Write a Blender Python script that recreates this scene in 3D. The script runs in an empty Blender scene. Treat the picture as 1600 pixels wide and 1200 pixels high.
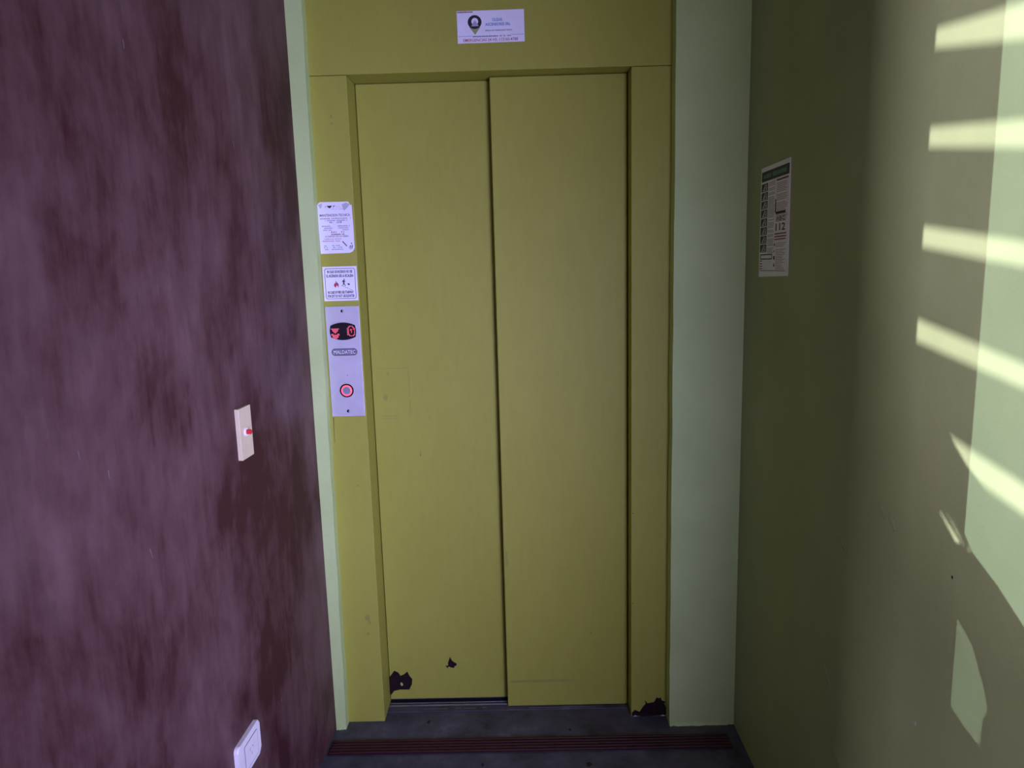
import bpy, bmesh, math, random
from mathutils import Matrix, Vector

# ------------------------------------------------------------------ camera, sky, sun, window light, exposure
scene = bpy.context.scene
COL = scene.collection

def camera_matrix(loc, yaw, pitch, roll):
    f = Vector((-math.sin(yaw) * math.cos(pitch), math.cos(yaw) * math.cos(pitch), math.sin(pitch)))
    r = Vector((math.cos(yaw), math.sin(yaw), 0.0))
    u = r.cross(f)
    r2 = r * math.cos(roll) + u * math.sin(roll)
    u2 = -r * math.sin(roll) + u * math.cos(roll)
    return Matrix(((r2.x, u2.x, -f.x, loc[0]), (r2.y, u2.y, -f.y, loc[1]), (r2.z, u2.z, -f.z, loc[2]), (0, 0, 0, 1)))

cam_data = bpy.data.cameras.new('camera')
cam_data.sensor_width = 36.0
cam_data.lens = 24.99
cam_data.clip_start = 0.02
cam = bpy.data.objects.new('camera', cam_data)
COL.objects.link(cam)
cam.matrix_world = camera_matrix((0.4687, -2.1132, 1.4469), 0.0115, -0.1602, -0.0267)
scene.camera = cam

scene.view_settings.view_transform = 'Standard'
scene.view_settings.look = 'None'
scene.view_settings.gamma = 1.0
scene.view_settings.use_curve_mapping = False
scene.view_settings.exposure = 0.0

world = bpy.data.worlds.new('sky')
scene.world = world
world.use_nodes = True
world.node_tree.nodes['Background'].inputs[0].default_value = (0.62, 0.66, 0.85, 1)
world.node_tree.nodes['Background'].inputs[1].default_value = 0.5

def sun(name, d, strength, color, angle):
    l = bpy.data.lights.new(name, 'SUN')
    l.energy = strength
    l.color = color
    l.angle = math.radians(angle)
    o = bpy.data.objects.new(name, l)
    COL.objects.link(o)
    o.rotation_euler = Vector(d).normalized().to_track_quat('-Z', 'Y').to_euler()
    o.location = (-4, -4, 4)
    return o

SUN_A = (1.0, 0.42, -0.36)          # low evening sun through the louvre on the stair landing
SUN_B = (1.0, 0.30, 0.20)           # second sun added for the pale wall patch, upward direction made up
sun('sun', SUN_A, 6.9, (0.89, 0.84, 1.0), 0.32)
sun('second_sun', SUN_B, 3.1, (0.66, 0.80, 1.0), 0.15)

wl = bpy.data.lights.new('window_daylight', 'AREA')
wl.shape = 'RECTANGLE'
wl.size = 1.68
wl.size_y = 1.0
wl.energy = 48.0
wl.color = (0.455, 0.435, 1.0)
wlo = bpy.data.objects.new('window_daylight', wl)
COL.objects.link(wlo)
wl.spread = math.radians(84)       # beam narrowed so the door's top and foot fall darker
wlo.location = (1.66, -2.27, 1.08)
wlo.rotation_euler = (math.radians(90), 0, math.radians(28))       # window lamp turned to aim at the lift door

ll = bpy.data.lights.new('landing_fill', 'AREA')
ll.shape = 'RECTANGLE'
ll.size = 0.24
ll.size_y = 0.80
ll.energy = 66.0
ll.color = (0.86, 0.75, 1.0)
llo = bpy.data.objects.new('landing_fill', ll)
COL.objects.link(llo)
llo.location = (-1.58, -2.18, 2.40)
llo.rotation_euler = (math.radians(90), 0, math.radians(-90))      # faces +x, fill lamp added to lift the wall between stripes

# ------------------------------------------------------------------ materials
def nodes_of(name):
    m = bpy.data.materials.new(name)
    m.use_nodes = True
    nt = m.node_tree
    return m, nt, nt.nodes['Principled BSDF']

def noise(nt, scale, detail=4.0, rough=0.55, stretch=(1, 1, 1), distortion=0.0, offset=(0, 0, 0)):
    tc = nt.nodes.new('ShaderNodeTexCoord')
    mp = nt.nodes.new('ShaderNodeMapping')
    mp.inputs['Scale'].default_value = stretch
    mp.inputs['Location'].default_value = offset
    nz = nt.nodes.new('ShaderNodeTexNoise')
    nz.inputs['Scale'].default_value = scale
    nz.inputs['Detail'].default_value = detail
    nz.inputs['Roughness'].default_value = rough
    nz.inputs['Distortion'].default_value = distortion
    nt.links.new(tc.outputs['Object'], mp.inputs['Vector'])
    nt.links.new(mp.outputs['Vector'], nz.inputs['Vector'])
    return nz.outputs['Fac']

def ramp(nt, fac, stops):
    r = nt.nodes.new('ShaderNodeValToRGB')
    el = r.color_ramp.elements
    while len(el) < len(stops):
        el.new(0.5)
    for e, (pos, c) in zip(el, stops):
        e.position = pos
        e.color = (*c, 1) if len(c) == 3 else c
    nt.links.new(fac, r.inputs['Fac'])
    return r.outputs['Color']

def mix(nt, fac, a, b):
    mx = nt.nodes.new('ShaderNodeMix')
    mx.data_type = 'RGBA'
    for sock, val in ((mx.inputs[0], fac), (mx.inputs[6], a), (mx.inputs[7], b)):
        if hasattr(val, 'is_linked') or hasattr(val, 'links'):
            nt.links.new(val, sock)
        elif isinstance(val, (int, float)):
            sock.default_value = val
        else:
            sock.default_value = (*val, 1)
    return mx.outputs[2]

def bump(nt, bsdf, fac, strength, dist=0.002):
    b = nt.nodes.new('ShaderNodeBump')
    b.inputs['Strength'].default_value = strength
    b.inputs['Distance'].default_value = dist
    nt.links.new(fac, b.inputs['Height'])
    nt.links.new(b.outputs['Normal'], bsdf.inputs['Normal'])

def plain(name, color, rough=0.5, metallic=0.0, var=0.08, scale=30.0, spec=0.5):
    m, nt, b = nodes_of(name)
    f = noise(nt, scale)
    lo = tuple(c * (1 - var) for c in color)
    hi = tuple(min(1, c * (1 + var)) for c in color)
    nt.links.new(ramp(nt, f, [(0.3, lo), (0.7, hi)]), b.inputs['Base Color'])
    b.inputs['Roughness'].default_value = rough
    b.inputs['Metallic'].default_value = metallic
    b.inputs['Specular IOR Level'].default_value = spec
    return m

def glow(name, color, strength):
    m, nt, b = nodes_of(name)
    b.inputs['Base Color'].default_value = (*color, 1)
    b.inputs['Emission Color'].default_value = (*color, 1)
    b.inputs['Emission Strength'].default_value = strength
    return m

MAT = {}
def olive(name, k=1.0):
    m, nt, b = nodes_of(name)
    big = noise(nt, 2.2, 5, 0.6, (1, 0.6, 1))
    fine = noise(nt, 60, 3, 0.6, (1, 0.25, 1))
    c = ramp(nt, big, [(0.3, (0.345 * k, 0.345 * k, 0.046 * k)), (0.7, (0.39 * k, 0.39 * k, 0.058 * k))])
    c2 = mix(nt, 0.12, c, ramp(nt, fine, [(0.3, (0.27, 0.27, 0.045)), (0.7, (0.45, 0.45, 0.07))]))
    nt.links.new(c2, b.inputs['Base Color'])
    b.inputs['Roughness'].default_value = 0.55
    b.inputs['Specular IOR Level'].default_value = 0.2
    bump(nt, b, noise(nt, 9, 3), 0.05, 0.004)
    return m
MAT['olive'] = olive('olive_paint')

def plaster(name, lo, hi, bump_strength=0.35, rough=0.6, stretch=(1, 1, 1), spec=0.35):
    m, nt, b = nodes_of(name)
    big = noise(nt, 3.5, 6, 0.6, stretch)
    nt.links.new(ramp(nt, big, [(0.32, lo), (0.68, hi)]), b.inputs['Base Color'])
    b.inputs['Roughness'].default_value = rough
    b.inputs['Specular IOR Level'].default_value = spec
    a = nt.nodes.new('ShaderNodeMath')
    a.operation = 'MULTIPLY_ADD'
    nt.links.new(noise(nt, 14, 3, 0.5), a.inputs[0])
    a.inputs[1].default_value = 3.0
    nt.links.new(noise(nt, 160, 3, 0.6), a.inputs[2])
    bump(nt, b, a.outputs[0], bump_strength, 0.0015)
    return m
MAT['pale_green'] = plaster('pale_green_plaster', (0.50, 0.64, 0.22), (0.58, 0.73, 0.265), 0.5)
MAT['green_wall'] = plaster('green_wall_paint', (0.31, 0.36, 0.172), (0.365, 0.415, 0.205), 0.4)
MAT['ceiling'] = plaster('ceiling_grey', (0.22, 0.22, 0.22), (0.25, 0.25, 0.25), 0.2)
MAT['landing'] = plaster('landing_plaster', (0.16, 0.155, 0.15), (0.2, 0.19, 0.18), 0.2)

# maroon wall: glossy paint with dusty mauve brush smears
OFFSET = (4.33, 8.44, 0.58)  # layout picked so the smears also paint the wall's light and dark corner
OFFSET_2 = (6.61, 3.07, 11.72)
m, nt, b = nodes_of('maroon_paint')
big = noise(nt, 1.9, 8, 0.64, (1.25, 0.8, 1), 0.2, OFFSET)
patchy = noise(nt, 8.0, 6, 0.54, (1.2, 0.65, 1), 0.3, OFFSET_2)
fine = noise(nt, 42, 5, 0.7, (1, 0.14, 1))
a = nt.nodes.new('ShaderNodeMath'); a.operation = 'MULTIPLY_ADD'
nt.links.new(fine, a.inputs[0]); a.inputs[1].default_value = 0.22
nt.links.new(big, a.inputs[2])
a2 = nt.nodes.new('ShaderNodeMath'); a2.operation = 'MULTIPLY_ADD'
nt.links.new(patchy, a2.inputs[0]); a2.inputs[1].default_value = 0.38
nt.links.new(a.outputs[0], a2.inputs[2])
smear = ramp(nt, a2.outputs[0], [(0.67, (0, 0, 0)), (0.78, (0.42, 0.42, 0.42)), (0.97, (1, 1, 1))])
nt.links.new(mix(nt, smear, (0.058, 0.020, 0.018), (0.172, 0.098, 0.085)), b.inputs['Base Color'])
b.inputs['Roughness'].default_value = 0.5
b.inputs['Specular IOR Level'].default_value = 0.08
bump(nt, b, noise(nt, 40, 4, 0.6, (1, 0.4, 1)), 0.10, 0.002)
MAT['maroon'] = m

# concrete floor
m, nt, b = nodes_of('grey_concrete')
big = noise(nt, 7, 9, 0.72)
nt.links.new(ramp(nt, big, [(0.34, (0.030, 0.029, 0.036)), (0.47, (0.068, 0.065, 0.080)), (0.58, (0.095, 0.091, 0.110)), (0.72, (0.17, 0.162, 0.185))]), b.inputs['Base Color'])
b.inputs['Roughness'].default_value = 0.55
bump(nt, b, noise(nt, 45, 5), 0.25, 0.002)
MAT['concrete'] = m

MAT['strip'] = plain('maroon_rubber', (0.047, 0.005, 0.009), 0.5, 0, 0.2)
MAT['strip_dark'] = plain('maroon_rubber_base', (0.020, 0.006, 0.009), 0.6, 0, 0.2)
MAT['alu'] = plain('worn_aluminium', (0.42, 0.42, 0.45), 0.35, 0.8, 0.15, 50)
MAT['dark_metal'] = plain('dark_metal', (0.03, 0.03, 0.035), 0.5, 0.5)
MAT['rust'] = plain('bare_rusty_steel', (0.014, 0.005, 0.006), 0.7, 0, 0.35, 60, 0.2)
MAT['olive_light'] = plain('olive_paint_fleck', (0.5, 0.47, 0.16), 0.6)
MAT['smudge'] = plain('greasy_smudge', (0.285, 0.285, 0.042), 0.6, 0, 0.06)
MAT['scratch'] = plain('dark_scratch', (0.10, 0.085, 0.03), 0.7)
MAT['white_paper'] = plain('white_paper', (0.86, 0.85, 0.86), 0.5, 0, 0.03)
MAT['grey_paper'] = plain('grey_paper', (0.85, 0.84, 0.86), 0.5, 0, 0.05)
MAT['torn_paper'] = plain('torn_paper', (0.50, 0.50, 0.49), 0.7, 0, 0.1)
MAT['black_ink'] = plain('black_ink', (0.012, 0.012, 0.015), 0.5)
MAT['grey_ink'] = plain('grey_ink', (0.24, 0.22, 0.25), 0.6)
MAT['red_ink'] = plain('red_ink', (0.42, 0.05, 0.07), 0.5)
MAT['pink_ink'] = plain('pink_ink', (0.62, 0.42, 0.45), 0.5)
MAT['dark_red_ink'] = plain('dark_red_ink', (0.20, 0.04, 0.05), 0.5)
MAT['blue_ink'] = plain('blue_ink', (0.10, 0.28, 0.55), 0.5)
MAT['green_ink'] = plain('green_ink', (0.10, 0.24, 0.17), 0.5)
MAT['lilac_ink'] = plain('lilac_ink', (0.42, 0.40, 0.47), 0.5)
MAT['olive_ink'] = plain('olive_ink', (0.34, 0.40, 0.14), 0.5)
MAT['steel'] = plain('brushed_steel', (0.62, 0.60, 0.60), 0.45, 0.35, 0.05, 20)
MAT['steel_dark'] = plain('engraved_steel', (0.17, 0.165, 0.19), 0.5, 0.2)
MAT['button_steel'] = plain('button_steel', (0.34, 0.38, 0.42), 0.4, 0.5)
MAT['black_plastic'] = plain('black_plastic', (0.008, 0.006, 0.008), 0.25)
MAT['led'] = glow('red_led', (1.0, 0.13, 0.19), 1.3)
MAT['button_glow'] = glow('red_button_ring', (1.0, 0.13, 0.17), 0.75)
MAT['cream_plastic'] = plain('cream_plastic', (0.74, 0.63, 0.36), 0.4, 0, 0.03)
MAT['white_plastic'] = plain('white_plastic', (0.92, 0.89, 0.80), 0.35, 0, 0.03)
MAT['red_plastic'] = plain('red_lens', (0.65, 0.02, 0.03), 0.25)
MAT['scuff'] = plain('pale_scuff', (0.17, 0.13, 0.125), 0.6)
MAT['wood'] = plain('painted_wood', (0.3, 0.3, 0.3), 0.6)

# ------------------------------------------------------------------ helpers
def link(name, me, mat, parent=None, matrix=None):
    o = bpy.data.objects.new(name, me)
    if mat:
        me.materials.clear()
        me.materials.append(MAT[mat])
    COL.objects.link(o)
    if parent is not None:
        o.parent = parent
    if matrix is not None:
        if parent is None:
            o.matrix_world = matrix
        else:
            o.matrix_local = matrix
    return o

def finish(bm, name, mat, parent=None, matrix=None, smooth=False):
    bmesh.ops.recalc_face_normals(bm, faces=bm.faces[:])
    me = bpy.data.meshes.new(name)
    bm.to_mesh(me)
    bm.free()
    if smooth:
        for p in me.polygons:
            p.use_smooth = True
    return link(name, me, mat, parent, matrix)

def add_box(bm, x0, x1, y0, y1, z0, z1):
    vs = [bm.verts.new(c) for c in ((x0, y0, z0), (x1, y0, z0), (x1, y1, z0), (x0, y1, z0), (x0, y0, z1), (x1, y0, z1), (x1, y1, z1), (x0, y1, z1))]
    for f in ((0, 3, 2, 1), (4, 5, 6, 7), (0, 1, 5, 4), (1, 2, 6, 5), (2, 3, 7, 6), (3, 0, 4, 7)):
        bm.faces.new([vs[i] for i in f])
    return vs

def bevel_all(bm, r, seg=2):
    if r > 0:
        bmesh.ops.bevel(bm, geom=bm.edges[:], offset=r, segments=seg, affect='EDGES', profile=0.5)

def box(name, mat, x0, x1, y0, y1, z0, z1, parent=None, r=0.0, matrix=None):
    bm = bmesh.new()
    add_box(bm, x0, x1, y0, y1, z0, z1)
    bevel_all(bm, r)
    return finish(bm, name, mat, parent, matrix)

def add_prism(bm, pts, w0, w1):
    """polygon in the local u,v plane, from w0 (back) to w1 (front)"""
    lo = [bm.verts.new((u, v, w0)) for u, v in pts]
    hi = [bm.verts.new((u, v, w1)) for u, v in pts]
    n = len(pts)
    bm.faces.new(lo)
    bm.faces.new(hi)
    for i in range(n):
        j = (i + 1) % n
        bm.faces.new((lo[i], lo[j], hi[j], hi[i]))

def prism(name, mat, pts, w0, w1, parent=None, r=0.0, matrix=None):
    bm = bmesh.new()
    add_prism(bm, pts, w0, w1)
    bmesh.ops.triangulate(bm, faces=[f for f in bm.faces if len(f.verts) > 4]) if r == 0 else None
    if r > 0:
        top = [e for e in bm.edges if all(abs(v.co.z - w1) < 1e-7 for v in e.verts)]
        bmesh.ops.bevel(bm, geom=top, offset=r, segments=2, affect='EDGES', profile=0.5)
    return finish(bm, name, mat, parent, matrix)

JOINED = {'print_lines': True, 'led_dots': True, 'stairs': False, 'ink_blot': True, 'figure': False, 'running_figure': False, 'pin_slot': False}
def prisms(name, mat, polys, w0, w1, parent):
    """flat printed or worn pieces: one object each, except fine print"""
    groups = [polys] if name in JOINED else [[p] for p in polys]
    for g in groups:
        bm = bmesh.new()
        for p in g:
            add_prism(bm, p, w0, w1)
        bmesh.ops.triangulate(bm, faces=[f for f in bm.faces if len(f.verts) > 4])
        o = finish(bm, name, mat, parent)
        if JOINED.get(name):
            o['kind'] = 'stuff'
    return o

def rect(u0, u1, v0, v1):
    return [(u0, v0), (u1, v0), (u1, v1), (u0, v1)]

def round_rect(u0, u1, v0, v1, r, n=5):
    out = []
    for cx, cy, a0 in ((u1 - r, v1 - r, 0), (u0 + r, v1 - r, 90), (u0 + r, v0 + r, 180), (u1 - r, v0 + r, 270)):
        for i in range(n + 1):
            a = math.radians(a0 + 90 * i / n)
            out.append((cx + r * math.cos(a), cy + r * math.sin(a)))
    return out

def disc(cx, cy, r, n=20, ry=None):
    return [(cx + r * math.cos(2 * math.pi * i / n), cy + (ry or r) * math.sin(2 * math.pi * i / n)) for i in range(n)]

def add_ring(bm, outer, inner, w0, w1):
    n = len(outer)
    rows = [[bm.verts.new((u, v, w)) for u, v in pts] for pts, w in ((outer, w0), (outer, w1), (inner, w1), (inner, w0))]
    for k in range(4):
        a, b2 = rows[k], rows[(k + 1) % 4]
        for i in range(n):
            j = (i + 1) % n
            bm.faces.new((a[i], a[j], b2[j], b2[i]))

def ring(name, mat, outer, inner, w0, w1, parent):
    bm = bmesh.new()
    add_ring(bm, outer, inner, w0, w1)
    return finish(bm, name, mat, parent)

def text(name, mat, body, u, v, width, height, w, parent, align='CENTER', bold=0.0):
    """lettering of a given total width and cap height lying in the local u,v plane"""
    cu = bpy.data.curves.new('lettering_curve', 'FONT')
    cu.body = body
    cu.resolution_u = 2
    cu.offset = bold
    tmp = bpy.data.objects.new('lettering_source', cu)
    COL.objects.link(tmp)
    dg = bpy.context.evaluated_depsgraph_get()
    me = bpy.data.meshes.new_from_object(tmp.evaluated_get(dg))
    bpy.data.objects.remove(tmp)
    bpy.data.curves.remove(cu)
    xs = [p.co.x for p in me.vertices]
    ys = [p.co.y for p in me.vertices]
    x0, x1, y0, y1 = min(xs), max(xs), min(ys), max(ys)
    sx, sy = width / (x1 - x0), height / (y1 - y0)
    off = u - width / 2 if align == 'CENTER' else u
    for p in me.vertices:
        p.co = (off + (p.co.x - x0) * sx, v + (p.co.y - y0) * sy, w)
    bm = bmesh.new()
    bm.from_mesh(me)
    ext = bmesh.ops.extrude_face_region(bm, geom=bm.faces[:])
    bmesh.ops.translate(bm, verts=[g for g in ext['geom'] if isinstance(g, bmesh.types.BMVert)], vec=(0, 0, -0.00015))
    bm.to_mesh(me)
    bm.free()
    me.name = name
    return link(name, me, mat, parent)

def tick_line(rng, u0, u1, v, h, wmin=0.5, wmax=1.2, gap=0.5, space=0.15):
    """broken strokes of an illegible printed line"""
    out, u = [], u0
    while u < u1:
        w = h * rng.uniform(wmin, wmax)
        if u + w > u1:
            break
        if rng.random() > space:
            out.append(rect(u, u + w, v, v + h * rng.uniform(0.8, 1.0)))
        u += w + h * gap
    return out

def empty(name, matrix, label, category, group=None):
    o = bpy.data.objects.new(name, None)
    o.empty_display_size = 0.05
    COL.objects.link(o)
    o.matrix_world = matrix
    o['label'] = label
    o['category'] = category
    if group:
        o['group'] = group
    return o

def structure(o, label=None):
    o['kind'] = 'structure'
    if label:
        o['label'] = label
    return o

def basis(origin, u, v, w):
    return Matrix(((u[0], v[0], w[0], origin[0]), (u[1], v[1], w[1], origin[1]), (u[2], v[2], w[2], origin[2]), (0, 0, 0, 1)))

def on_front(x, z, y=0.0):          # u = +x, v = +z, w = towards the viewer
    return basis((x, y, z), (1, 0, 0), (0, 0, 1), (0, -1, 0))

def on_right(y, z):                 # u = towards the viewer (-y), w = -x
    return basis((1.1205, y, z), (0, -1, 0), (0, 0, 1), (-1, 0, 0))

K = 0.04
LN = math.hypot(1, K)
def on_left(u, z):                  # u = along the maroon wall towards the lift
    o = (-0.150 + K * u / LN, -0.05 + u / LN, z)
    return basis(o, (K / LN, 1 / LN, 0), (0, 0, 1), (1 / LN, -K / LN, 0))

# ------------------------------------------------------------------ the setting
H = 3.10
structure(box('floor', 'concrete', -1.75, 3.0, -3.0, 0.35, -0.15, 0.0), 'dark grey concrete floor of the lift lobby')
structure(box('ceiling', 'ceiling', -1.75, 3.0, -3.0, 0.35, H, H + 0.12), 'grey ceiling of the lift lobby')

# maroon wall on the left, very slightly splayed
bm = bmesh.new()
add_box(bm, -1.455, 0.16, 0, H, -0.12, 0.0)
wl_o = structure(finish(bm, 'wall_left', 'maroon', matrix=on_left(0, 0)), 'glossy maroon painted wall with dusty mauve smears laid out along its light and shade')

# green wall on the right with a few chips
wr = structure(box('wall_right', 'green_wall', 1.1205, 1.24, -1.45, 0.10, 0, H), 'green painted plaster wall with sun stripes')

# plaster piers beside the lift frame
rng = random.Random(4)
def rough_pier(bm, xa, xb, y0, y1, z1, wob_left, wob_right, rag):
    n = 44
    rows = []
    for i in range(n + 1):
        z = z1 * (i / n) ** 1.0
        da = rng.uniform(-1, 1) * wob_left
        db = rng.uniform(-1, 1) * wob_right
        x0, x1 = xa(z) + da, xb(z) + db
        zz0 = z
        rows.append([bm.verts.new(c) for c in ((x0, y1, zz0), (x0, y0, zz0), (x1, y0, zz0), (x1, y1, zz0))])
    for a_, b_ in zip(rows, rows[1:]):
        for k in range(4):
            j = (k + 1) % 4
            bm.faces.new((a_[k], a_[j], b_[j], b_[k]))
    bm.faces.new(rows[0])
    bm.faces.new(rows[-1])

bm = bmesh.new()
rough_pier(bm, lambda z: -0.30, lambda z: -0.1165 + 0.0065 * z, -0.036, 0.16, H, 0, 0.0012, 0)
rough_pier(bm, lambda z: 0.9165, lambda z: 1.25, -0.050, 0.16, H, 0.0007, 0, 0)
add_box(bm, -0.11, 0.9165, -0.043, 0.16, 2.36, H)
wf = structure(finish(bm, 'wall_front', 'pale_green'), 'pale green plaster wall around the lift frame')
# slopped plaster foot of the piers
def plaster_foot(u0, u1, y0, seed):
    r_ = random.Random(seed)
    n = 16
    bm = bmesh.new()
    f, t = [], []
    for i in range(n + 1):
        x = u0 + (u1 - u0) * i / n
        f.append((bm.verts.new((x, y0 - r_.uniform(0.001, 0.006), 0.0)), bm.verts.new((x, y0 - 0.0005, r_.uniform(0.004, 0.016))), bm.verts.new((x, y0 + 0.004, 0.0))))
    for a_, b_ in zip(f, f[1:]):
        for k in range(3):
            j = (k + 1) % 3
            bm.faces.new((a_[k], a_[j], b_[j], b_[k]))
    bm.faces.new(f[0]); bm.faces.new(f[-1])
    finish(bm, 'plaster_foot', 'pale_green', wf)
plaster_foot(-0.15, -0.118, -0.036, 1)
plaster_foot(0.918, 1.10, -0.050, 2)

structure(box('shaft_backing', 'dark_metal', -0.29, 1.24, 0.161, 0.24, 0, H), 'dark backing in the lift shaft, added to stop light leaks')  # backing added to block light leaking past the right door panel
# rest of the lobby, behind the photographer
structure(box('wall_stair', 'landing', -1.75, -0.33, -1.50, -1.40, 0, H), 'grey plaster wall of the stair landing')
bm = bmesh.new()        # window wall of the landing: bands and jambs, lower opening added for second sun
X0, X1 = -1.72, -1.60
for y0, y1, z0, z1 in ((-3.0, -2.65, 0, H), (-1.60, -1.40, 0, H), (-2.65, -1.60, 2.94, H), (-2.65, -1.60, 1.32, 1.94), (-2.65, -1.60, 0, 0.10), (-2.65, -2.34, 0.10, 1.32)):
    add_box(bm, X0, X1, y0, y1, z0, z1)
structure(finish(bm, 'wall_landing', 'landing'), 'grey plaster window wall of the stair landing')
structure(box('wall_back', 'landing', -1.75, 1.2, -3.0, -2.90, 0, H), 'grey back wall of the stair landing')
WM = Matrix.Translation((1.66, -2.27, 0)) @ Matrix.Rotation(math.radians(28), 4, 'Z')
bm = bmesh.new()        # unseen wall with the big window, splayed to match the lamp
for x0, x1, z0, z1 in ((-1.25, -0.88, 0, H), (0.88, 1.55, 0, H), (-0.88, 0.88, 0, 0.54), (-0.88, 0.88, 1.62, H)):
    add_box(bm, x0, x1, -0.16, -0.02, z0, z1)
structure(finish(bm, 'wall_window', 'landing', matrix=WM), 'grey splayed wall with a wide window')
structure(box('wall_entrance', 'landing', 1.24, 2.98, -1.45, -1.30, 0, H), 'grey wall beside the entrance')
win = structure(bpy.data.objects.new('window_1', None)); COL.objects.link(win); win['label'] = 'wide white framed window in the splayed wall'
win.matrix_world = WM
for x0, x1, z0, z1 in ((-0.88, -0.85, 0.54, 1.62), (0.85, 0.88, 0.54, 1.62), (-0.85, 0.85, 0.54, 0.565), (-0.85, 0.85, 1.595, 1.62)):
    box('window_frame', 'white_plastic', x0, x1, -0.12, -0.08, z0, z1, win)

# ------------------------------------------------------------------ unseen landing pieces: louvre, and baffles added to shape the sun
def back(y, z, x, d):
    t = 1.1205 - x
    return (y - d[1] * t, z - d[2] * t)

def yz_panel(name, mat, outer, holes, x, thick, parent=None):
    cu = bpy.data.curves.new('panel_curve', 'CURVE')
    cu.dimensions = '2D'
    cu.fill_mode = 'BOTH'
    cu.extrude = thick / 2
    for pts in [outer] + holes:
        sp = cu.splines.new('POLY')
        sp.points.add(len(pts) - 1)
        for q, (y, z) in zip(sp.points, pts):
            q.co = (y, z, 0, 1)
        sp.use_cyclic_u = True
    tmp = bpy.data.objects.new('panel_source', cu)
    COL.objects.link(tmp)
    me = bpy.data.meshes.new_from_object(tmp.evaluated_get(bpy.context.evaluated_depsgraph_get()))
    bpy.data.objects.remove(tmp)
    bpy.data.curves.remove(cu)
    for q in me.vertices:
        q.co = (x + q.co.z, q.co.x, q.co.y)
    me.name = name
    return link(name, me, mat, parent)

lou = structure(bpy.data.objects.new('window_2', None)); COL.objects.link(lou); lou['label'] = 'louvred window high on the stair landing'
LX = -1.62
# slits as they fall on the green wall: (z at y=-0.94 upper, lower, slope upper, slope lower)
slits = [(1.796, 1.7675, 0.157, 0.235), (1.6505, 1.6205, 0.140, 0.165), (1.499, 1.4665, 0.140, 0.140), (1.3505, 1.3145, 0.160, 0.142), (1.197, 1.158, 0.155, 0.155)]
YA, YB = -0.45, -1.52
def edge(zl, s, y):
    return zl + s * (y + 0.94)
bounds = [(1.975, 0.15)] + [e for u_, l_, su, sl in slits for e in ((u_, su), (l_, sl))] + [(1.03, 0.15)]
for i in range(0, len(bounds) - 2, 2):
    (zu, su), (zl, sl) = bounds[i], bounds[i + 1]
    quad = [back(YA, edge(zu, su, YA), LX, SUN_A), back(YB, edge(zu, su, YB), LX, SUN_A), back(YB, edge(zl, sl, YB), LX, SUN_A), back(YA, edge(zl, sl, YA), LX, SUN_A)]
    bm = bmesh.new()
    for x in (LX, LX - 0.004):
        for y, z in quad:
            bm.verts.new((x, y, z))
    bm.verts.ensure_lookup_table()
    v = bm.verts
    bm.faces.new([v[k] for k in range(4)]); bm.faces.new([v[4 + k] for k in range(4)])
    for k in range(4):
        j = (k + 1) % 4
        bm.faces.new((v[k], v[j], v[4 + j], v[4 + k]))
    finish(bm, 'louvre_blade', 'dark_metal', lou)
for y0, y1, z0, z1 in ((-2.65, -2.60, 1.94, 2.94), (-1.65, -1.60, 1.94, 2.94), (-2.60, -1.65, 1.94, 1.945), (-2.60, -1.65, 2.92, 2.94)):
    box('louvre_frame', 'wood', -1.68, -1.64, y0, y1, z0, z1, lou)

# bottom board of the louvre, notch added to pass thin light streaks
nb = [(YA, edge(1.158, 0.155, YA)), (YB, edge(1.158, 0.155, YB)), (YB, edge(0.91, 0.15, YB)), (YA, edge(0.91, 0.15, YA))]
nh = [(-1.005, 1.095), (-1.16, 1.085), (-1.16, 0.985), (-1.005, 0.985)]
yz_panel('louvre_blade', 'dark_metal', [back(y, z, LX, SUN_A) for y, z in nb], [[back(y, z, LX, SUN_A) for y, z in nh]], LX - 0.002, 0.004, lou)
BX = -0.45  # unseen panel added to cut the second sun into its wall shape
top_edge = [(-1.05, 1.075), (-1.1023, 1.0455), (-1.1247, 1.0227), (-1.1866, 0.9963), (-1.2404, 0.9664), (-1.75, 0.70)]
patch = [(-1.080, 0.922), (-1.1032, 0.9088), (-1.1444, 0.885), (-1.176, 0.8389), (-1.1895, 0.808), (-1.1796, 0.7862), (-1.1789, 0.7451), (-1.1378, 0.752), (-1.0996, 0.7635), (-1.080, 0.775)]
outer = [back(y, z, BX, SUN_B) for y, z in top_edge]
outer = [(-1.525, outer[0][1])] + outer[1:] + [(outer[-1][0], 0.0), (-1.525, 0.0)]
baffle_b = yz_panel('patch_baffle', 'landing', outer, [[back(y, z, BX, SUN_B) for y, z in patch]], BX, 0.02)
baffle_b['label'] = 'unseen sloping panel with a pointed opening, added to shape the second sun'
baffle_b['category'] = 'light baffle'
pb = [back(y, z, BX, SUN_B) for y, z in patch]
bm = bmesh.new()  # thin bars added only to dim the pointed light patch
for i in range(40):
    y = min(q[0] for q in pb) - 0.01 + i * 0.0035
    add_box(bm, BX - 0.001, BX + 0.001, y, y + 0.0015, min(q[1] for q in pb) - 0.01, max(q[1] for q in pb) + 0.01)
finish(bm, 'dimming_bars', 'dark_metal', baffle_b)['kind'] = 'stuff'
RX = -0.25  # unseen slotted panel added to trim the lowest sun stripe
baffle_top = [(-0.93, 1.262), (-1.048, 1.1807), (-1.098, 1.1443), (-1.1513, 1.1186), (-1.2225, 1.1000), (-1.75, 0.98)]
rt = [back(y, z, RX, SUN_A) for y, z in baffle_top]
rail = empty('stripe_baffle', basis((RX, rt[-1][0] + 0.06, 0), (1, 0, 0), (0, 1, 0), (0, 0, 1)), 'unseen added handrail on the landing', 'baffle')
inv = rail.matrix_world.inverted()
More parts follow.
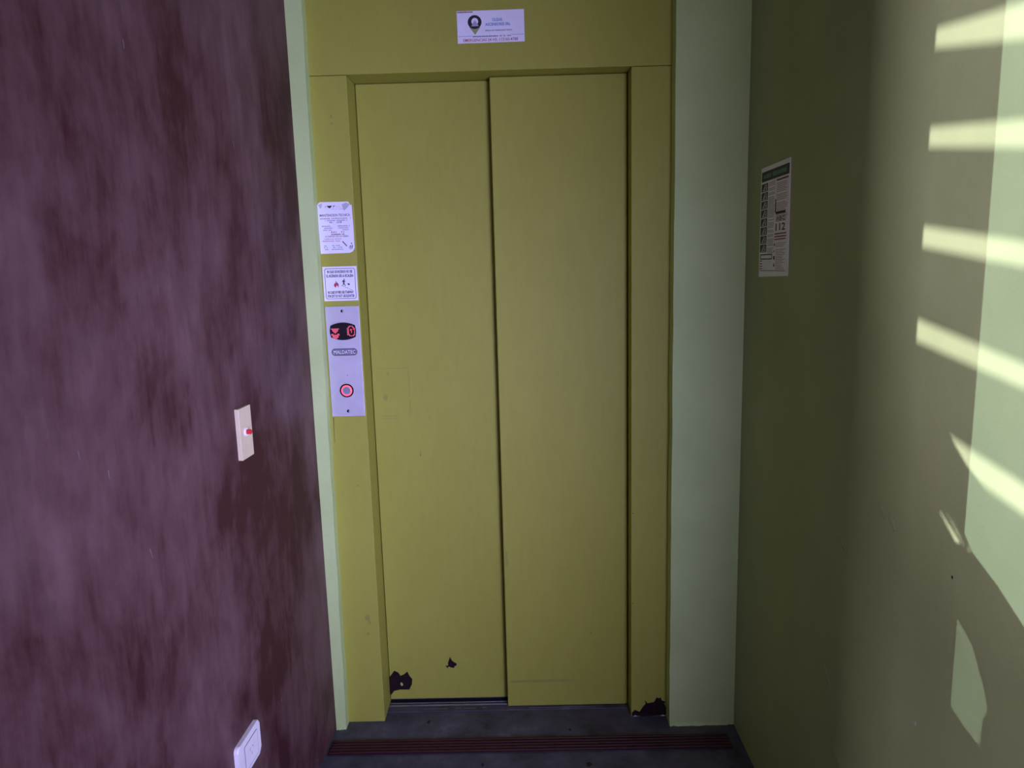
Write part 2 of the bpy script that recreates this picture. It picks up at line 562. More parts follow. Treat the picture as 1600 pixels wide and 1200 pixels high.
low = [back(y, z, RX, SUN_A) for y, z in ((-1.75, 0.80), (-1.2, 0.955), (-1.0, 0.96), (-0.985, 1.00), (-0.95, 1.09), (-0.93, 1.10))]
cuts = [[(-1.036, 1.057), (-1.043, 1.057), (-1.100, 1.026), (-1.086, 1.021)], [(-1.056, 1.057), (-1.061, 1.058), (-1.112, 1.027), (-1.105, 1.024)], [(-1.070, 1.055), (-1.075, 1.056), (-1.125, 1.022), (-1.117, 1.020)]]
ro = yz_panel('rail', 'wood', rt + low, [[back(y, z, RX, SUN_A) for y, z in q] for q in cuts], RX, 0.006)  # added panel, its slots let thin light streaks through
ro.parent = rail
ro.matrix_parent_inverse = inv
box('post', 'wood', -0.02, 0.02, -0.02, 0.02, 0, rt[-1][1] - 0.10, rail)  # support added under the unseen panel

# ------------------------------------------------------------------ lift entrance
frame = empty('elevator_frame', on_front(0.4, 0), 'olive green painted steel frame around the lift doors', 'door frame')
OX = 0.4            # frame objects are local to x = 0.4
def fbox(name, mat, x0, x1, y0, y1, z0, z1, parent, r=0.0015):
    return box(name, mat, x0 - OX, x1 - OX, z0, z1, -y1, -y0, parent, r)
jl = fbox('jamb', 'olive', -0.135, 0.0, 0.0, 0.135, 0.0, 1.9985, frame)
jr = fbox('jamb', 'olive', 0.803, 0.945, 0.0, 0.095, 0.0, 1.9985, frame)
hd = fbox('header', 'olive', -0.135, 0.945, 0.0, 0.135, 2.0, 2.40, frame)

door = empty('elevator_door', on_front(0.4, 0, 0.10), 'olive green two panel sliding lift door', 'elevator door')
def dbox(name, mat, x0, x1, y0, y1, z0, z1, parent, r=0.0015):
    return box(name, mat, x0 - OX, x1 - OX, z0, z1, 0.10 - y1, 0.10 - y0, parent, r)
p1 = dbox('door_panel', 'olive', 0.002, 0.47, 0.100, 0.132, 0.013, 1.9985, door, 0.003)
p2 = dbox('door_panel', 'olive', 0.4015, 0.8005, 0.062, 0.088, 0.004, 1.9980, door, 0.003)
p1['label'] = 'recessed rear panel of the sliding door'
p2['label'] = 'front panel of the sliding door overlapping the other one'

def chip(name, mat, pts, plane_w, parent, label=None, t=0.0004):
    o = prism(name, mat, [(x - OX, z) for x, z in pts], plane_w - 0.0002, plane_w + t, parent)
    if label:
        o['label'] = label
    return o
chipL = [(0.0025, 0.0963), (0.0103, 0.1056), (0.0198, 0.1188), (0.0335, 0.1108), (0.0399, 0.0993), (0.0525, 0.1047), (0.0636, 0.114), (0.0699, 0.0986), (0.0792, 0.0869), (0.0772, 0.0678), (0.0713, 0.0564), (0.0674, 0.0481), (0.0356, 0.0488), (0.0159, 0.0442), (0.0056, 0.031), (0.0025, 0.0300)]
chipM = [(0.2099, 0.1647), (0.2164, 0.1505), (0.2317, 0.1388), (0.2304, 0.1324), (0.2244, 0.1314), (0.2223, 0.1238), (0.2112, 0.126), (0.2043, 0.1299), (0.1994, 0.1224), (0.1979, 0.1281), (0.1917, 0.1313), (0.2023, 0.1337), (0.2028, 0.1444)]
chipR = [(0.8053, 0.013), (0.815, 0.0235), (0.8306, 0.0167), (0.8422, 0.0357), (0.85, 0.044), (0.8468, 0.0581), (0.8558, 0.046), (0.8772, 0.0498), (0.8856, 0.0666), (0.8926, 0.0622), (0.8984, 0.0663), (0.9023, 0.0556), (0.9160, 0.0498), (0.9102, 0.0448), (0.916, 0.0297), (0.9163, 0.0045), (0.9047, 0.0025), (0.858, 0.001), (0.8424, 0.0006), (0.8346, 0.001), (0.819, 0.003), (0.8055, 0.002)]
c = chip('paint_chip', 'rust', chipL, 0.0, p1, 'dark bare patch where the olive paint has flaked off')
chip('paint_fleck', 'olive_light', [(0.0398, 0.0755), (0.0456, 0.0724), (0.047, 0.0647), (0.0415, 0.0617), (0.0383, 0.0687)], 0.0004, p1)
chip('paint_chip', 'rust', chipM, 0.0, p1, 'small dark bare patch where the olive paint has flaked off')
# outline left by a sticker, smears and scratches on the rear panel
ghost = [rect(0.022, 0.118, 1.1475, 1.1500), rect(0.117, 0.1195, 1.06, 1.14), rect(0.117, 0.1195, 1.000, 1.045), rect(0.026, 0.085, 0.9945, 0.9965), rect(0.026, 0.075, 0.9865, 0.9885), disc(0.0416, 1.0569, 0.007, 12, 0.011), disc(0.0531, 1.1318, 0.004, 10, 0.006)]
prisms('adhesive_mark', 'smudge', [[(x - OX, z) for x, z in g] for g in ghost], -0.0002, 0.0002, p1)['label'] = 'faint outline left by a removed sticker'
def sliver(x0, z0, x1, z1, w):
    return [(x0 - w, z0), (x0 + w, z0), (x1 + w * 0.4, z1), (x1 - w * 0.4, z1)]
prisms('scratch', 'scratch', [[(x - OX, z) for x, z in s] for s in (sliver(0.1434, 0.861, 0.1449, 0.8784, 0.0010), sliver(0.1778, 0.9813, 0.1784, 0.9947, 0.0006), sliver(0.178, 0.846, 0.1784, 0.855, 0.0006))], -0.0002, 0.0002, p1)
# nicks on the front panel
W2 = 0.038
prisms('scratch', 'black_ink', [[(x - OX, z) for x, z in s] for s in (disc(0.6814, 0.261, 0.0017, 8), sliver(0.684, 0.119, 0.690, 0.121, 0.0012), disc(0.690, 0.337, 0.0009, 6))], W2 - 0.0002, W2 + 0.0002, p2)
prisms('paint_fleck', 'olive_light', [[(x - OX, z) for x, z in s] for s in (sliver(0.5535, 0.0405, 0.556, 0.047, 0.0012),)], W2 - 0.0002, W2 + 0.0002, p2)
prisms('adhesive_mark', 'smudge', [[(x - OX, z) for x, z in s] for s in ([(0.41, 0.089), (0.50, 0.0885), (0.60, 0.091), (0.635, 0.094), (0.60, 0.098), (0.50, 0.0985), (0.41, 0.096)], [(0.408, 0.55), (0.414, 0.552), (0.415, 0.505), (0.409, 0.50)])], W2 - 0.0002, W2 + 0.0001, p2)
# frame wear
chip('paint_chip', 'rust', chipR, 0.0, jr, 'black ragged hole rusted through the foot of the jamb')
prisms('scratch', 'black_ink', [[(x - OX, z) for x, z in s] for s in (disc(0.8086, 0.6902, 0.0022, 8, 0.0013), disc(0.8088, 0.3919, 0.0020, 8, 0.0016))], -0.0002, 0.0003, jr)
prisms('drip', 'scratch', [[(x - OX, z) for x, z in sliver(-0.1010, 1.0166, -0.1024, 0.9367, 0.0012)]], -0.0002, 0.0003, jl)
rs = random.Random(9)
def blob(cx, cz, r, rz):
    return [(cx + r * math.cos(a) * rs.uniform(0.6, 1.1), cz + rz * math.sin(a) * rs.uniform(0.6, 1.1)) for a in [2 * math.pi * i / 11 for i in range(11)]]
prisms('smear', 'smudge', [[(x - OX, z) for x, z in s] for s in (blob(-0.0361, 0.3633, 0.010, 0.014), blob(-0.0373, 0.3086, 0.006, 0.008), blob(-0.03, 0.345, 0.006, 0.008), blob(-0.0501, 1.8888, 0.004, 0.005), blob(-0.0496, 1.8697, 0.006, 0.004), blob(-0.040, 0.80, 0.005, 0.004))], -0.0002, 0.0002, jl)

# sill: aluminium track in the floor under the doors
sill = empty('elevator_sill', basis((0.4, 0.09, 0), (1, 0, 0), (0, 1, 0), (0, 0, 1)), 'aluminium sill track under the sliding lift doors', 'door sill')
def sbox(name, mat, x0, x1, y0, y1, z0, z1, r=0.0):
    return box(name, mat, x0 - 0.4, x1 - 0.4, y0 - 0.09, y1 - 0.09, z0, z1, sill, r)
sbox('track_bed', 'dark_metal', 0.001, 0.802, 0.050, 0.160, 0.0, 0.0006)
sbox('rail', 'alu', 0.001, 0.802, 0.076, 0.083, 0.0, 0.0030, 0.0006)
sbox('rail', 'alu', 0.001, 0.802, 0.092, 0.097, 0.0, 0.0025, 0.0006)
sbox('rail', 'alu', 0.001, 0.802, 0.120, 0.126, 0.0, 0.0030, 0.0006)
sbox('lip', 'concrete', 0.001, 0.802, 0.045, 0.074, 0.0, 0.0020, 0.0006)
scuffs = [rect(0.12, 0.20, 0.0575, 0.0590), rect(0.225, 0.245, 0.058, 0.0595), rect(0.255, 0.295, 0.0585, 0.060), rect(0.315, 0.33, 0.059, 0.0605), rect(0.47, 0.69, 0.0535, 0.0550)]
prisms('worn_edge', 'alu', [[(x - 0.4, y - 0.09) for x, y in q] for q in scuffs], 0.0018, 0.0022, sill)

# ------------------------------------------------------------------ ribbed strip on the floor
strip = empty('anti_slip_strip', basis((0.47, -0.131, 0), (1, 0, 0), (0, 1, 0), (0, 0, 1)), 'ribbed dark maroon anti-slip strip across the floor', 'floor strip')
box('base', 'strip_dark', -0.615, 0.615, -0.034, 0.034, 0.0, 0.0035, strip, 0.0008)
for i in range(5):
    y = -0.0262 + i * 0.0131
    box('rib', 'strip', -0.611, 0.611, y - 0.0036, y + 0.0036, 0.003, 0.0068, strip, 0.0012)

# ------------------------------------------------------------------ company label on the header
def outline_print(name, mat, polys, w, parent):
    return prisms(name, mat, polys, w - 0.00012, w, parent)
lab = empty('company_label', on_front(0.4118, 2.1155) @ Matrix.Rotation(math.radians(0.3), 4, 'Z'), 'small white company sticker with a pin logo above the lift doors', 'sticker')
prism('sheet', 'white_paper', rect(-0.0935, 0.0935, -0.0422, 0.0422), 0.0, 0.0006, lab)
W = 0.00075
r1 = random.Random(2)
outline_print('pin_tip', 'olive_ink', [[(-0.0600, -0.0005), (-0.0290, -0.0005), (-0.0440, -0.0205)]], W, lab)
outline_print('pin_logo', 'black_ink', [disc(-0.0445, 0.0125, 0.0192, 28, 0.0182)], W + 0.00015, lab)
outline_print('pin_window', 'white_paper', [disc(-0.0440, 0.0140, 0.0095, 20)], W + 0.0003, lab)
outline_print('lift_emblem', 'lilac_ink', [[(-0.0440, 0.0175), (-0.0365, 0.0070), (-0.0335, 0.0015), (-0.0545, 0.0015), (-0.0510, 0.0070)]], W + 0.00045, lab)
text('lettering', 'blue_ink', 'OLEAR', 0.0190, 0.0130, 0.0290, 0.0085, W, lab, bold=0.02)
text('lettering', 'blue_ink', 'ASCENSORES SRL', 0.0200, 0.0015, 0.0700, 0.0078, W, lab, bold=0.03)
text('lettering', 'black_ink', 'SERVICIO DE CONSERVACION TECNICA', 0.0220, -0.0125, 0.0750, 0.0038, W, lab, bold=0.01)
outline_print('print_lines', 'dark_red_ink', tick_line(r1, -0.0920, -0.0460, 0.0375, 0.0036, 0.6, 1.2, 0.2, 0.0), W, lab)
outline_print('ruled_line', 'grey_ink', [rect(-0.092, -0.052, -0.0243, -0.0234), rect(0.058, 0.092, -0.0232, -0.0223)], W, lab)
outline_print('print_lines', 'black_ink', tick_line(r1, -0.0505, 0.0560, -0.0270, 0.0036, 0.35, 0.8, 0.4, 0.12), W, lab)
text('lettering', 'red_ink', 'EMERGENCIAS 24 HS: 112160-4788', -0.0015, -0.0385, 0.152, 0.0078, W, lab, bold=0.01)

# ------------------------------------------------------------------ maintenance card
card = empty('maintenance_card', on_front(-0.0560, 1.5790), 'worn white service card with torn corners on the left jamb', 'card')
cp = [(-0.0495, -0.0735), (0.0355, -0.0725), (0.0450, -0.0685), (0.0508, -0.0590), (0.0510, 0.0), (0.0495, 0.0640), (0.0455, 0.0640), (0.0400, 0.0735), (-0.0420, 0.0738), (-0.0470, 0.0705), (-0.0503, 0.0655), (-0.0505, 0.0)]
prism('sheet', 'white_paper', cp, 0.0, 0.0006, card)
outline_print('torn_patch', 'torn_paper', [[(0.021, 0.066), (0.034, 0.071), (0.044, 0.066), (0.036, 0.056), (0.026, 0.048)], [(-0.048, 0.066), (-0.036, 0.070), (-0.038, 0.060), (-0.042, 0.055)], [(0.033, -0.056), (0.040, -0.050), (0.046, -0.060), (0.038, -0.064)]], W, card)
outline_print('crease', 'scratch', [[(0.0150, -0.0395), (0.0180, -0.0385), (0.0300, -0.0520), (0.0275, -0.0535)]], W, card)
r2 = random.Random(7)
outline_print('ink_blot', 'black_ink', [[(-0.0240, 0.0625), (-0.0070, 0.0630), (-0.0140, 0.0555), (-0.0180, 0.0575)], [(-0.0040, 0.0630), (0.0010, 0.0635), (0.0010, 0.0622), (-0.0020, 0.0610), (-0.0035, 0.0555)], rect(-0.0275, -0.0262, 0.058, 0.062), [(0.0400, -0.0440), (0.0450, -0.0440), (0.0430, -0.0480)], [(0.0380, -0.0510), (0.0400, -0.0510), (0.0410, -0.0560), (0.0390, -0.0570)], [(0.0430, -0.0500), (0.0455, -0.0500), (0.0452, -0.0580), (0.0435, -0.0575)]], W, card)
outline_print('print_lines', 'pink_ink', tick_line(r2, 0.004, 0.028, 0.0575, 0.0045, 0.2, 0.4, 0.8) + tick_line(r2, -0.010, 0.030, 0.0520, 0.0030, 0.3, 0.6, 0.6), W, card)
text('lettering', 'dark_red_ink', 'MANTENCION TECNICA', -0.0010, 0.0325, 0.0880, 0.0070, W, card, bold=0.015)
ln = []
for v_, a0, a1, h in ((0.0250, -0.044, 0.044, 0.0036), (0.0195, -0.034, 0.034, 0.0036), (0.0140, -0.018, -0.010, 0.0040), (0.0135, 0.004, 0.026, 0.0055), (0.0035, -0.041, -0.013, 0.0034), (0.0035, 0.006, 0.044, 0.0034), (-0.0020, -0.034, -0.011, 0.0034), (-0.0020, 0.008, 0.036, 0.0034), (-0.0075, -0.037, -0.013, 0.0034), (-0.0075, 0.012, 0.041, 0.0034)):
    ln += tick_line(r2, a0, a1, v_, h, 0.35, 0.8, 0.4, 0.12)
outline_print('print_lines', 'grey_ink', ln, W, card)
outline_print('print_lines', 'dark_red_ink', tick_line(r2, -0.021, 0.030, -0.0140, 0.0045, 0.4, 0.7, 0.8, 0.25) + tick_line(r2, -0.018, 0.026, -0.0205, 0.0042, 0.4, 0.8, 0.3, 0.08), W, card)
text('lettering', 'black_ink', 'A CARGO DE LA OBRA', 0.0010, -0.0265, 0.0680, 0.0045, W, card, bold=0.01)
outline_print('print_lines', 'pink_ink', tick_line(r2, -0.036, 0.015, -0.0335, 0.0036, 0.6, 1.1, 0.2, 0.05) + tick_line(r2, -0.042, 0.012, -0.0395, 0.0040, 0.6, 1.1, 0.2, 0.05), W, card)
outline_print('print_lines', 'grey_ink', tick_line(r2, -0.038, -0.030, -0.0530, 0.0035, 0.4, 0.8, 0.4) + tick_line(r2, -0.038, -0.028, -0.0580, 0.0035, 0.4, 0.8, 0.4) + tick_line(r2, -0.036, -0.026, -0.0630, 0.0035, 0.4, 0.8, 0.4) + tick_line(r2, -0.014, 0.010, -0.0520, 0.0032, 0.4, 0.8, 0.4) + tick_line(r2, -0.012, 0.016, -0.0575, 0.0032, 0.4, 0.8, 0.4) + tick_line(r2, -0.016, 0.022, -0.0630, 0.0032, 0.4, 0.8, 0.4), W, card)

# ------------------------------------------------------------------ fire notice
fire = empty('fire_notice', on_front(-0.0535, 1.4177), 'white fire notice with black border and red flame on the left jamb', 'sign')
prism('sheet', 'white_paper', rect(-0.0505, 0.0505, -0.0502, 0.0502), 0.0, 0.0006, fire)
ring('border', 'black_ink', round_rect(-0.0450, 0.0450, -0.0445, 0.0450, 0.006), round_rect(-0.0436, 0.0436, -0.0431, 0.0436, 0.005), 0.0005, W, fire)
for s, v_, w_ in (('EN CASO DE INCENDIO NO USE', 0.0310, 0.0740), ('EL ASCENSOR USE LA ESCALERA', 0.0190, 0.0800), ('IN CASE OF FIRE USE STAIRWAY', -0.0290, 0.0760), ('FOR EXIT DO NOT USE ELEVATOR', -0.0400, 0.0790)):
    text('lettering', 'black_ink', s, 0.0, v_, w_, 0.0082, W, fire, bold=0.035)
outline_print('flame', 'red_ink', [[(-0.0140, -0.0115), (-0.0180, -0.0080), (-0.0195, -0.0030), (-0.0170, 0.0010), (-0.0160, 0.0030), (-0.0140, 0.0010), (-0.0135, 0.0080), (-0.0130, 0.0100), (-0.0110, 0.0050), (-0.0080, 0.0015), (-0.0070, 0.0025), (-0.0055, -0.0020), (-0.0060, -0.0080), (-0.0080, -0.0112), (-0.0085, -0.0070), (-0.0110, -0.0045), (-0.0130, -0.0075)]], W, fire)
outline_print('running_figure', 'black_ink', [disc(0.0118, 0.0122, 0.0018, 10), [(0.0090, 0.0100), (0.0125, 0.0098), (0.0150, 0.0050), (0.0140, 0.0040), (0.0120, 0.0065), (0.0118, 0.0010), (0.0150, -0.0050), (0.0140, -0.0070), (0.0122, -0.0065), (0.0130, -0.0048), (0.0095, -0.0010), (0.0075, -0.0055), (0.0040, -0.0065), (0.0040, -0.0052), (0.0065, -0.0040), (0.0085, 0.0020), (0.0082, 0.0065), (0.0060, 0.0035), (0.0048, 0.0042), (0.0070, 0.0085)]], W, fire)
outline_print('arrow', 'black_ink', [[(0.0200, 0.0005), (0.0235, -0.0005), (0.0235, 0.0020), (0.0285, -0.0022), (0.0235, -0.0060), (0.0235, -0.0040), (0.0205, -0.0015)]], W, fire)
steps = []
for i in range(5):
    u_, v_ = 0.0005 + i * 0.0068, -0.0055 - i * 0.0032
    steps += [rect(u_, u_ + 0.0068, v_ - 0.0004, v_ + 0.0004), rect(u_ + 0.0064, u_ + 0.0072, v_ - 0.0032, v_ + 0.0004)]
outline_print('stairs', 'grey_ink', steps, W, fire)

# ------------------------------------------------------------------ call panel
cpn = empty('call_panel', on_front(-0.0534, 1.1855), 'lavender tinted steel call panel with red display and round button', 'call panel')
plate = prism('plate', 'steel', rect(-0.0503, 0.0503, -0.1662, 0.1662), 0.0, 0.004, cpn, r=0.0008)
P0 = 0.0040
def barrel(u, v, a, b_, sag, n=10):
    pts = []
    for i in range(n + 1):
        t = -1 + 2 * i / n
        pts.append((u + a * 0.93 * t, v + b_ - sag * t * t))
    for i in range(1, 6):
        t = 1 - 2 * i / 6
        pts.append((u + a * (1 - 0.07 * t * t), v + (b_ - sag) * t * 0.93))
    for i in range(n + 1):
        t = 1 - 2 * i / n
        pts.append((u + a * 0.93 * t, v - b_ + sag * t * t))
    for i in range(1, 6):
        t = -1 + 2 * i / 6
        pts.append((u - a * (1 - 0.07 * t * t), v + (b_ - sag) * t * 0.93))
    return pts
disp = prism('display', 'black_plastic', barrel(-0.0005, 0.0920, 0.0392, 0.0262, 0.0085), P0 - 0.001, P0 + 0.0012, cpn, r=0.0004)
PD = P0 + 0.0012
dots = []
arrow = ['1111111', '0111110', '0111110', '0011100', '0001000', '1100011', '1111111', '0111110', '0111110', '0011100']
for r_, row in enumerate(arrow):
    for c_, ch in enumerate(row):
        if ch == '1':
            dots.append(disc(-0.0345 + c_ * 0.0036, 0.0995 - r_ * 0.0031, 0.0012, 6))
zero = ['0111110', '1100111', '1000011', '1001001', '1001001', '1001001', '1001001', '1000001', '1100001', '0111110']
zero = ['00111100', '01100110', '11000011', '11011011', '11011001', '11001001', '11001001', '11000001', '11100011', '00111110']
for r_, row in enumerate(zero):
    for c_, ch in enumerate(row):
        if ch == '1':
            dots.append(disc(0.0130 + c_ * 0.0030, 0.1070 - r_ * 0.0032, 0.0010, 6))
bm = bmesh.new()
for d_ in dots:
    add_prism(bm, d_, PD - 0.0001, PD + 0.0003)
ld = finish(bm, 'led_dots', 'led', disp)
ld['label'] = 'glowing red down arrow and zero'
ld['kind'] = 'stuff'
lg = prism('badge', 'steel_dark', round_rect(-0.0388, 0.0385, 0.0188, 0.0412, 0.0108), P0 - 0.0004, P0 + 0.0004, cpn)
lg['label'] = 'dark engraved maker badge'
text('lettering', 'white_paper', 'MALDATEC', 0.0, 0.0244, 0.0650, 0.0112, P0 + 0.0006, lg, bold=0.0)
bt = bpy.data.objects.new('button', None)
COL.objects.link(bt); bt.parent = cpn; bt.location = (-0.0004, -0.0868, P0)
bt['label'] = 'round call button with glowing red ring'
ring('bezel', 'black_plastic', disc(0, 0, 0.0208, 32), disc(0, 0, 0.0166, 32), -0.0008, 0.0022, bt)
ring('light_ring', 'button_glow', disc(0, 0, 0.0165, 32), disc(0, 0, 0.0122, 32), -0.0008, 0.0030, bt)
prism('cap', 'button_steel', disc(0, 0, 0.0121, 28), -0.0008, 0.0026, bt, r=0.0006)
for u_, v_, rr in ((0.0005, 0.1520, 0.0046), (0.0005, -0.1500, 0.0048)):
    sc = prism('screw', 'black_plastic', disc(u_, v_, rr, 14), P0 - 0.0005, P0 + 0.0004, cpn)
    outline_print('screw_slot', 'steel', [[(u_ + rr * 0.15, v_ - rr * 0.7), (u_ + rr * 0.75, v_ - rr * 0.5), (u_ + rr * 0.8, v_ + rr * 0.5), (u_ + rr * 0.3, v_ + rr * 0.7)]], P0 + 0.0006, sc)
prism('pin_hole', 'black_plastic', disc(0.0044, -0.0412, 0.0012, 8), P0 - 0.0005, P0 + 0.0002, cpn)

# ------------------------------------------------------------------ poster on the green wall
post = empty('wall_poster', on_right(-0.2705, 1.5500), 'printed instruction poster with rows of pictograms on the green wall', 'poster')
prism('sheet', 'white_paper', [(-0.1025, -0.1415), (0.1050, -0.1368), (0.1000, 0.1405), (-0.1030, 0.1400)], 0.0, 0.0008, post)
prism('printed_area', 'grey_paper', rect(-0.0970, 0.0950, -0.1270, 0.1290), 0.0006, 0.0010, post)
WP = 0.0012
outline_print('title_bar', 'black_ink', [rect(-0.0970, 0.0945, 0.1040, 0.1290)], WP, post)
outline_print('print_lines', 'green_ink', tick_line(random.Random(3), -0.084, 0.084, 0.1110, 0.0115, 0.35, 0.7, 0.18, 0.1), WP + 0.0002, post)
pic, pic_in = [], []
r3 = random.Random(5)
for i in range(8):
    v1 = 0.0985 - i * 0.0222
    pic.append(rect(-0.0965, -0.0490, v1 - 0.0200, v1))
    pic_in.append([(-0.0880, v1 - 0.0185), (-0.0545, v1 - 0.0185), (-0.0560, v1 - 0.0040), (-0.0700, v1 - 0.0020)])
for i, (a_, b_) in enumerate(zip(pic, pic_in)):
    pc = outline_print('pictogram', 'black_ink', [a_], WP, post)
    outline_print('picture', 'torn_paper', [b_], WP + 0.0002, pc)
    cx = sum(q[0] for q in b_) / 4
    cz = sum(q[1] for q in b_) / 4
    outline_print('figure', 'black_ink', [disc(cx + 0.004, cz + 0.003, 0.0035, 8), [(cx - 0.008, cz - 0.006), (cx + 0.006, cz - 0.006), (cx + 0.003, cz + 0.001)]], WP + 0.0004, pc)
ln, rl = [], []
for i in range(48):
    v_ = 0.0980 - i * 0.00375
    if r3.random() < 0.12:
        continue
    ln.append(rect(-0.0440, r3.uniform(-0.004, 0.004), v_ - 0.0013, v_))
for i in range(24):
    v_ = 0.0900 - i * 0.0040
    if r3.random() < 0.1:
        continue
    ln.append(rect(0.0140, r3.uniform(0.075, 0.092), v_ - 0.0014, v_))
for i in range(18):
    v_ = -0.052 - i * 0.0040
    if r3.random() > 0.15:
        ln.append(rect(0.020, r3.uniform(0.06, 0.09), v_ - 0.0013, v_))
outline_print('print_lines', 'grey_ink', ln, WP, post)
outline_print('print_lines', 'dark_red_ink', [rect(0.0120, 0.090, 0.0955, 0.1000), rect(0.008, 0.088, -0.0350, -0.0318), rect(0.008, 0.088, -0.0420, -0.0388), rect(0.008, 0.085, -0.0485, -0.0455)], WP, post)
outline_print('heading', 'black_ink', [rect(0.012, 0.078, 0.0150, 0.0205), rect(0.006, 0.013, 0.020, 0.052)], WP, post)
text('lettering', 'black_ink', 'ABC', 0.046, -0.0020, 0.060, 0.0110, WP, post)
text('lettering', 'black_ink', '112', 0.046, -0.0260, 0.064, 0.0180, WP, post, bold=0.02)
outline_print('small_icon', 'black_ink', [disc(0.010, -0.060, 0.004, 8), disc(0.008, -0.076, 0.003, 8), rect(0.004, 0.014, -0.097, -0.088), [(0.004, -0.114), (0.016, -0.114), (0.010, -0.104)]], WP, post)
ring('notice_box', 'black_ink', rect(-0.0930, -0.0060, -0.0960, -0.0820), rect(-0.0890, -0.0095, -0.0932, -0.0848), 0.0008, WP, post)
outline_print('ruled_line', 'black_ink', [rect(-0.096, 0.088, -0.1255, -0.1240)] + [rect(-0.096, -0.078, -0.1010 - 0.0066 * i, -0.0985 - 0.0066 * i) for i in range(4)], WP, post)

# ------------------------------------------------------------------ plates on the maroon wall
pil = empty('pilot_light_plate', on_left(-0.4800, 1.0945), 'cream wall plate with a red pilot light on the maroon wall', 'switch plate')
prism('plate', 'cream_plastic', round_rect(-0.0320, 0.0320, -0.0592, 0.0592, 0.002, 3), 0.0, 0.0095, pil, r=0.0008)
prism('collar', 'white_plastic', disc(-0.003, 0.002, 0.0100, 24), 0.0090, 0.0125, pil, r=0.0008)
prism('red_lens', 'red_plastic', disc(-0.003, 0.002, 0.0058, 20), 0.0120, 0.0225, pil, r=0.0016)

out = empty('power_outlet', on_left(-0.6060, 0.3850), 'white rounded power outlet plate low on the maroon wall', 'power outlet')
prism('plate', 'white_plastic', round_rect(-0.0590, 0.0570, -0.0430, 0.0420, 0.012, 6), 0.0, 0.0100, out, r=0.0030)
sock = prism('socket', 'white_plastic', round_rect(-0.0300, 0.0390, -0.0330, 0.0260, 0.003, 3), 0.0095, 0.0112, out, r=0.0004)
ring('seam', 'grey_ink', round_rect(-0.0300, 0.0390, -0.0330, 0.0260, 0.003, 3), round_rect(-0.0293, 0.0383, -0.0323, 0.0253, 0.0025, 3), 0.0098, 0.0113, sock)
def slot(u, v, ang, l=0.0075, w_=0.0014):
    ca, sa = math.cos(ang), math.sin(ang)
    return [(u + ca * a_ - sa * b_, v + sa * a_ + ca * b_) for a_, b_ in ((-l / 2, -w_ / 2), (l / 2, -w_ / 2), (l / 2, w_ / 2), (-l / 2, w_ / 2))]
outline_print('pin_slot', 'grey_ink', [slot(-0.003, 0.003, math.radians(60)), slot(0.011, 0.003, math.radians(120)), slot(0.004, -0.010, math.radians(90))], 0.0115, sock)

# small damage on the green wall
def wall_spot(name, mat, y, z, r, seed):
    r_ = random.Random(seed)
    M = on_right(y, z)
    o = prism(name, mat, [(r * math.cos(a_) * r_.uniform(0.6, 1.1), r * math.sin(a_) * r_.uniform(0.7, 1.2)) for a_ in [2 * math.pi * i / 9 for i in range(9)]], -0.0002, 0.0005, matrix=M)
    o.parent = wr
    return o
wall_spot('nail_hole', 'black_ink', -1.0852, 0.9653, 0.0028, 1)
wall_spot('plaster_chip', 'torn_paper', -1.0166, 0.6733, 0.0036, 2)

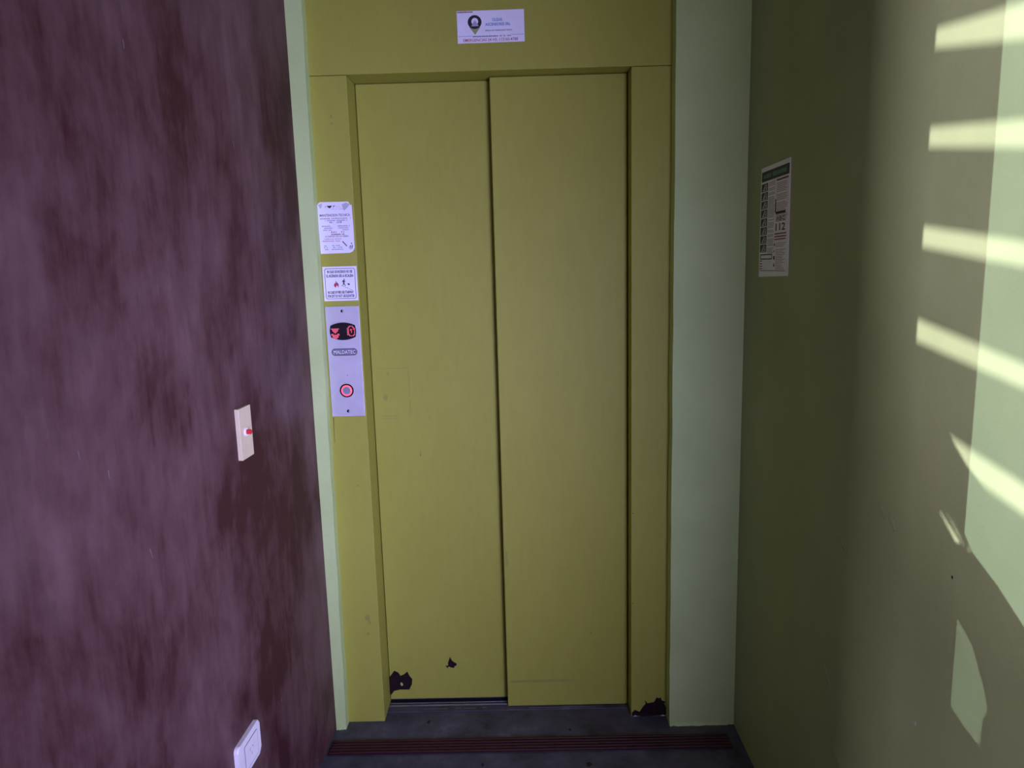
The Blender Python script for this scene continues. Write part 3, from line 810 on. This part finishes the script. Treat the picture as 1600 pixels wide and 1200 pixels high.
# trowel ridges in the plaster of the green wall
RIDGES = [(-0.8592, 1.0079, -0.8777, 0.9864), (-0.8967, 0.9968, -0.9164, 0.9768), (-0.7104, 0.882, -0.7412, 0.8641), (-0.7735, 0.8734, -0.7852, 0.8651), (-0.654, 0.5775, -0.6967, 0.5428), (-0.7225, 0.4166, -0.7611, 0.4003)]
SCUFFS = [((-0.801, 1.8434), (-0.8001, 1.8295)), ((-0.3961, 1.7466), (-0.3922, 1.7334)), ((-0.9756, 1.1482), (-0.9749, 1.1343)), ((-0.8881, 0.9806), (-0.8817, 0.9613)), ((-0.3898, 0.3699), (-0.3914, 0.362)), ((-1.2009, 0.8205), (-1.1723, 0.819)), ((-1.0401, 1.1964), (-1.0396, 1.1835)), ((-0.1691, 0.0234), (-0.1777, 0.0383))]
for y0, z0, y1, z1 in RIDGES:
    r_ = random.Random(int(abs(y0) * 1e4))
    L_ = math.hypot(y1 - y0, z1 - z0)
    ang = math.atan2(z1 - z0, -(y1 - y0))
    bm = bmesh.new()
    bmesh.ops.create_uvsphere(bm, u_segments=12, v_segments=6, radius=1.0)
    M = on_right((y0 + y1) / 2, (z0 + z1) / 2) @ Matrix.Rotation(ang, 4, 'Z') @ Matrix.Diagonal((L_ * 0.6, 0.0075, 0.0011, 1))
    o = finish(bm, 'plaster_ridge', 'green_wall', matrix=M, smooth=True)
    o.parent = wr
# pale scuffs on the maroon wall
for (u0, v0), (u1, v1) in SCUFFS:
    prism('scuff', 'scuff', [(u0 - 0.0012, v0), (u0 + 0.0012, v0), (u1 + 0.0006, v1), (u1 - 0.0006, v1)], -0.0002, 0.0003, wl_o)
# crumbs of pale filler left along the foot of the rusted jamb
for x0, w_ in ((0.8165, 0.013), (0.906, 0.012)):
    prism('filler_crumb', 'torn_paper', [(x0 - OX + w_ * (i / 7 - 0.5), 0.0005 + 0.0045 * math.sin(math.pi * i / 7)) for i in range(8)], -0.0002, 0.0012, jr)

# dark spots on the concrete
for cx, cy, rx, ry, sd in ((0.145, -0.008, 0.007, 0.010, 1), (0.645, -0.222, 0.010, 0.012, 2), (0.60, -0.06, 0.006, 0.006, 3), (0.33, -0.215, 0.006, 0.008, 4)):
    r_ = random.Random(sd)
    st = prism('floor_stain', 'strip_dark', [(cx + rx * math.cos(a_) * r_.uniform(0.6, 1.1), cy + ry * math.sin(a_) * r_.uniform(0.6, 1.1)) for a_ in [2 * math.pi * i / 11 for i in range(11)]], -0.0002, 0.0004)
    st.parent = bpy.data.objects['floor']
